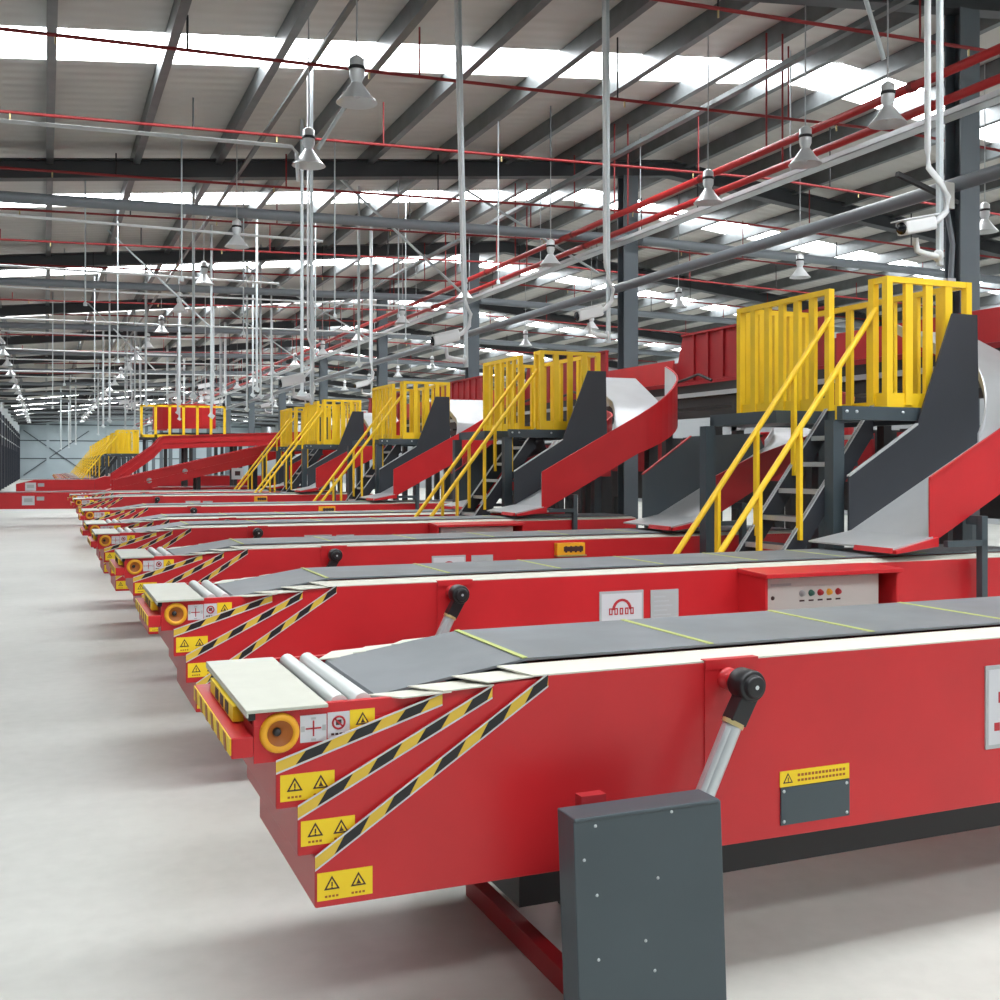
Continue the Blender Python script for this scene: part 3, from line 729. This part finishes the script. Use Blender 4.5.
cams = [(6.86, 6.95, 3.40, True, (0,0), 'white security camera on a thick hanging pole before the first yellow platform'),
        (5.50, 10.2, 3.03, True, (-.02,0), 'white security camera on a long white pole above the fourth conveyor'),
        (4.14, 10.85, 2.78, True, (-.10,0), 'white security camera on a leaning white pole between second and third platforms'),
        (6.83, 23.9, 3.25, True, (0,0), 'white security camera hanging above the fourth yellow platform'),
        (3.1, 13.6, 2.5, False, (0,0), 'white security camera on a thin pole under the aisle lamps'),
        (6.83, 29.7, 3.3, True, (0,0), 'white security camera hanging above the long red incline'),
        (6.83, 35.6, 3.35, True, (0,0), 'white security camera hanging past the long red incline, end of its row')]
for x, y, z, big, tl, lab in cams:
    o = empty('hanging_security_camera', (x, y, z), lab, 'camera', 'security cameras on poles')
    put(o, make_cctv(rz(x)+.45-z, big, tl, .13 if y < 8 else .045))
    if y > 8: o.scale = (.85, .85, 1)
fc = [(4.6,33),(5.0,36),(5.4,39),(3.0,43),(4.2,38),(3.4,44),(6.2,41.3),(6.6,45),(5.0,50),(5.6,52),(6.4,56)]
base = None
for i, (x, y) in enumerate(fc):
    z = 3.75
    if base is None: base = merged(make_cctv(rz(x)+.45-z, False)).build('hanging_security_camera'); o = base
    else: o = base.copy(); COL.objects.link(o)
    o.location = (x, y, z)
    tag(o, 'small white security camera over the far red chutes, %s by distance' % ORD[i], 'camera', 'far security cameras')

# hanging conduits that drop from the roof over the belts
dr = [(2.5,20.5,2.9),(3.3,24,2.7),(2.2,27,3.1),(4.0,22.5,3.2),(4.8,26.5,3.3),(1.7,33,2.9),(2.6,36,2.8),(3.4,31,3.4),(4.9,29,3.1),(5.4,31,3.6),(3.9,36,3.3),(5.6,20.5,3.6),(1.9,41,3.0),(2.9,45,3.1),(3.7,48,3.2),(6.3,33,3.6),(4.5,41,3.3),(2.2,52,3.0),
      (3.55,16.2,2.7),(1.2,60,2.8),(1.6,66,2.8),(.9,72,2.6),(1.5,80,2.8)]
for i, (x, y, z) in enumerate(dr):
    o = MB().tube([(x,y,z),(x,y,rz(x)+.45)], .026 if y < 40 else .035, 'white_cool', 8).bar((x-.05,y,z+.02),(x+.05,y,z-.05),.05,.09,'white_cool').build('hanging_conduit')
    tag(o, 'thin white conduit dropping from the roof over the belts, %s by distance' % ORD[sorted(dr, key=lambda t: t[1]).index((x,y,z))], 'conduit', 'white drop conduits')

th = [(.6,18.8,4.2),(1.3,22.3,3.6),(1.9,17.0,4.4),(3.2,19.3,3.9),(4.3,17.2,4.0),(5.1,22.0,3.8),(5.9,18.9,4.3),(6.4,15.4,4.4),(.4,26.3,3.4),(1.2,30.4,3.3),(3.7,28.0,3.5),(4.5,32.2,3.4),(2.3,34.9,3.2),(6.9,21.6,4.2),(.2,33.0,3.2),(5.3,36.6,3.6)]
for i, (x, y, z) in enumerate(sorted(th, key=lambda t: t[1])):
    o = MB().tube([(x,y,z),(x,y,rz(x)+.45)], .012, 'white_cool', 6).lathe([(.03,0),(.03,.05),(.012,.07)], (x,y,z), (0,0,1), 'white_cool', 8).build('hanging_rod')
    tag(o, 'very thin pale rod hanging free from the roof, %s by distance' % ORD[i], 'rod', 'thin hanging rods')

# ------------------------------------------------------------------ pipes, trays and conduits under the roof
for i in range(14):
    y = 9.2 + 2.8*i if i < 10 else 34.4 + 5.6*(i-9)
    zz = lambda x: 6.02 + .028*x if x < 11 else 6.33 - .028*(x-11)
    o = empty('sprinkler_pipe', (0, 0, 0), 'thin dark red sprinkler pipe crossing under the roof, %s from the camera' % ORD[i], 'pipe', 'thin red sprinkler pipes')
    MB().tube([(X0,y,zz(X0)),(4,y,zz(4)),(11,y,zz(11)),(X1-.1,y,zz(X1))], .021, 'pipe_red', 8).build('pipe', o)
    for k in range(9):
        x = -1.6 + 2.6*k + .4*(i % 3)
        if x < X1-1: MB().tube([(x,y,zz(x)),(x,y,rz(x)+.3)], .012, 'frame_black' if k % 2 else 'pipe_red', 6).build('hanger', o)
    for k in range(5):
        x = -.4 + 3.3*k + .5*(i % 2)
        MB().tube([(x,y,zz(x)-.09),(x,y,zz(x))], .012, 'brass', 6).build('sprinkler_head', o)
for i, (x, z, r) in enumerate([(8.55, 5.68, .048), (8.80, 5.50, .048)]):
    o = empty('fire_main', (x, 0, 0), 'thick bright red water main along the hall, %s of the pair' % ('upper' if i == 0 else 'lower'), 'pipe', 'thick red water mains')
    MB().tube([(0,4,z),(0,118,z)], r, 'pipe_bright', 12).build('pipe', o)
    for k in range(20):
        y = 7.55 + 4.05*k
        MB().tube([(0,y,z),(0,y,rz(x)+.3)], .014, 'pipe_red', 6).build('hanger', o)
        MB().lathe([(r+.012,-.04),(r+.012,.04)], (0,y+1.5,z), (0,1,0), 'pipe_red', 12).build('clamp', o)
for i, (x, z, m_) in enumerate([(9.35, 5.52, 'tray_white')]):
    o = empty('cable_tray', (x, 0, 0), 'pale galvanised cable tray running along the hall beside the columns', 'cable tray')
    w = .10
    MB().box(-w,w,4,118,z,z+.008,m_).box(-w,-w+.006,4,118,z,z+.07,m_).box(w-.006,w,4,118,z,z+.07,m_).build('tray', o)
    for k in range(16):
        y = 8.1 + 8.1*k/2
        MB().tube([(0,y,z),(0,y,rz(x)+.3)], .01, 'zinc', 6).build('hanger', o)
o = empty('lamp_conduit', (7.98, 0, 6.32), 'grey steel conduit along the hall above the platform lamps', 'conduit')
MB().box(-.04,.05,4,118,-.03,.03,'purlin_zinc').build('channel', o)
o = empty('lamp_conduit', (2.80, 0, 6.2), 'grey steel conduit along the hall above the aisle lamps', 'conduit')
MB().box(-.03,.03,4,118,-.02,.02,'purlin_zinc').build('channel', o)
# white conduits crossing the hall between the lamps
for i, (y, z) in enumerate([(12.15, 5.12), (17.6, 5.30), (25.4, 5.4), (33.4, 5.35), (41.6, 5.3), (49.7, 5.3), (58, 5.3), (66, 5.3), (74, 5.3), (21.2, 5.15), (29.3, 5.2), (37.5, 5.25), (45.6, 5.2)]):
    o = MB().tube([(X0,y,z-.04),(2.55,y,z+.08),(2.60,y,z+.02),(2.62,y,z-.3)] if i == 0 else [(X0,y,z+.02),(4.2,y,z)] if i % 2 else [(X0,y,z),(9.5,y,z+.1)], .022, 'white_paint', 8).build('hanging_cross_conduit')
    tag(o, 'thin white conduit crossing the hall under the roof, %s from the camera' % ORD[sorted([12.15,17.6,25.4,33.4,41.6,49.7,58,66,74,21.2,29.3,37.5,45.6]).index(y)], 'conduit', 'white cross conduits')
# slanting steel brace rods
for i, (a, b2) in enumerate([((3.13,12.0,5.7),(2.84,12.14,5.2)), ((4.6,18.3,6.6),(7.2,19.2,4.9)), ((7.0,18.6,6.7),(9.5,18.0,5.2)), ((7.5,8.75,6.75),(7.85,8.7,5.75)), ((1.2,24,6.5),(3.4,24.5,4.6)), ((4.5,27,6.5),(7.5,26.5,4.8)), ((1.0,34,6.5),(3.0,33.5,4.4)), ((5.0,34,6.5),(8.0,34.5,4.6))]):
    o = MB().tube([a, b2], .024 if i < 4 else .02, 'white_cool', 8).build('hanging_brace_rod')
    tag(o, 'slanting pale brace rod hanging from the roof, %s from the camera' % ORD[i], 'rod', 'slanting brace rods')
# junction fittings on the first column
o = empty('cable_bracket', (9.84, 9.9, 4.7), 'dark bracket with drooping cables fixed to the first column', 'bracket')
MB().bar((0,-.2,0),(-.9,-.2,.25),.05,.05,'frame_black').build('arm', o)
MB().tube([(-.3,-.2,.1),(-.2,-.24,-.1),(-.12,-.25,-.5),(-.15,-.25,-.9)],.03,'tube_grey',8).build('cable', o)
MB().box(-.22,-.1,-.28,-.2,-1.05,-.9,'white_label').build('junction_box', o)
MB().box(-.28,-.14,-.30,-.22,-.1,.2,'panel_white').build('junction_box', o)
o = MB().tube([(10.9,9.6,0),(10.9,9.6,rz(10.9)+.3)], .06, 'pipe_bright', 12).build('fire_riser')
tag(o, 'upright red water pipe rising beside the first column', 'pipe')

# ------------------------------------------------------------------ light
w = bpy.data.worlds.new('world'); sc.world = w; w.use_nodes = True
bg = w.node_tree.nodes['Background']; bg.inputs['Color'].default_value = (.93, .97, 1, 1); bg.inputs['Strength'].default_value = .3
sc.view_settings.view_transform = 'Standard'; sc.view_settings.look = 'None'
sc.view_settings.gamma = 1; sc.view_settings.exposure = 0.2; sc.view_settings.use_curve_mapping = False
try:
    sc.cycles.use_denoising = True; sc.cycles.max_bounces = 8; sc.cycles.diffuse_bounces = 5; sc.cycles.sample_clamp_indirect = 8
except Exception: pass
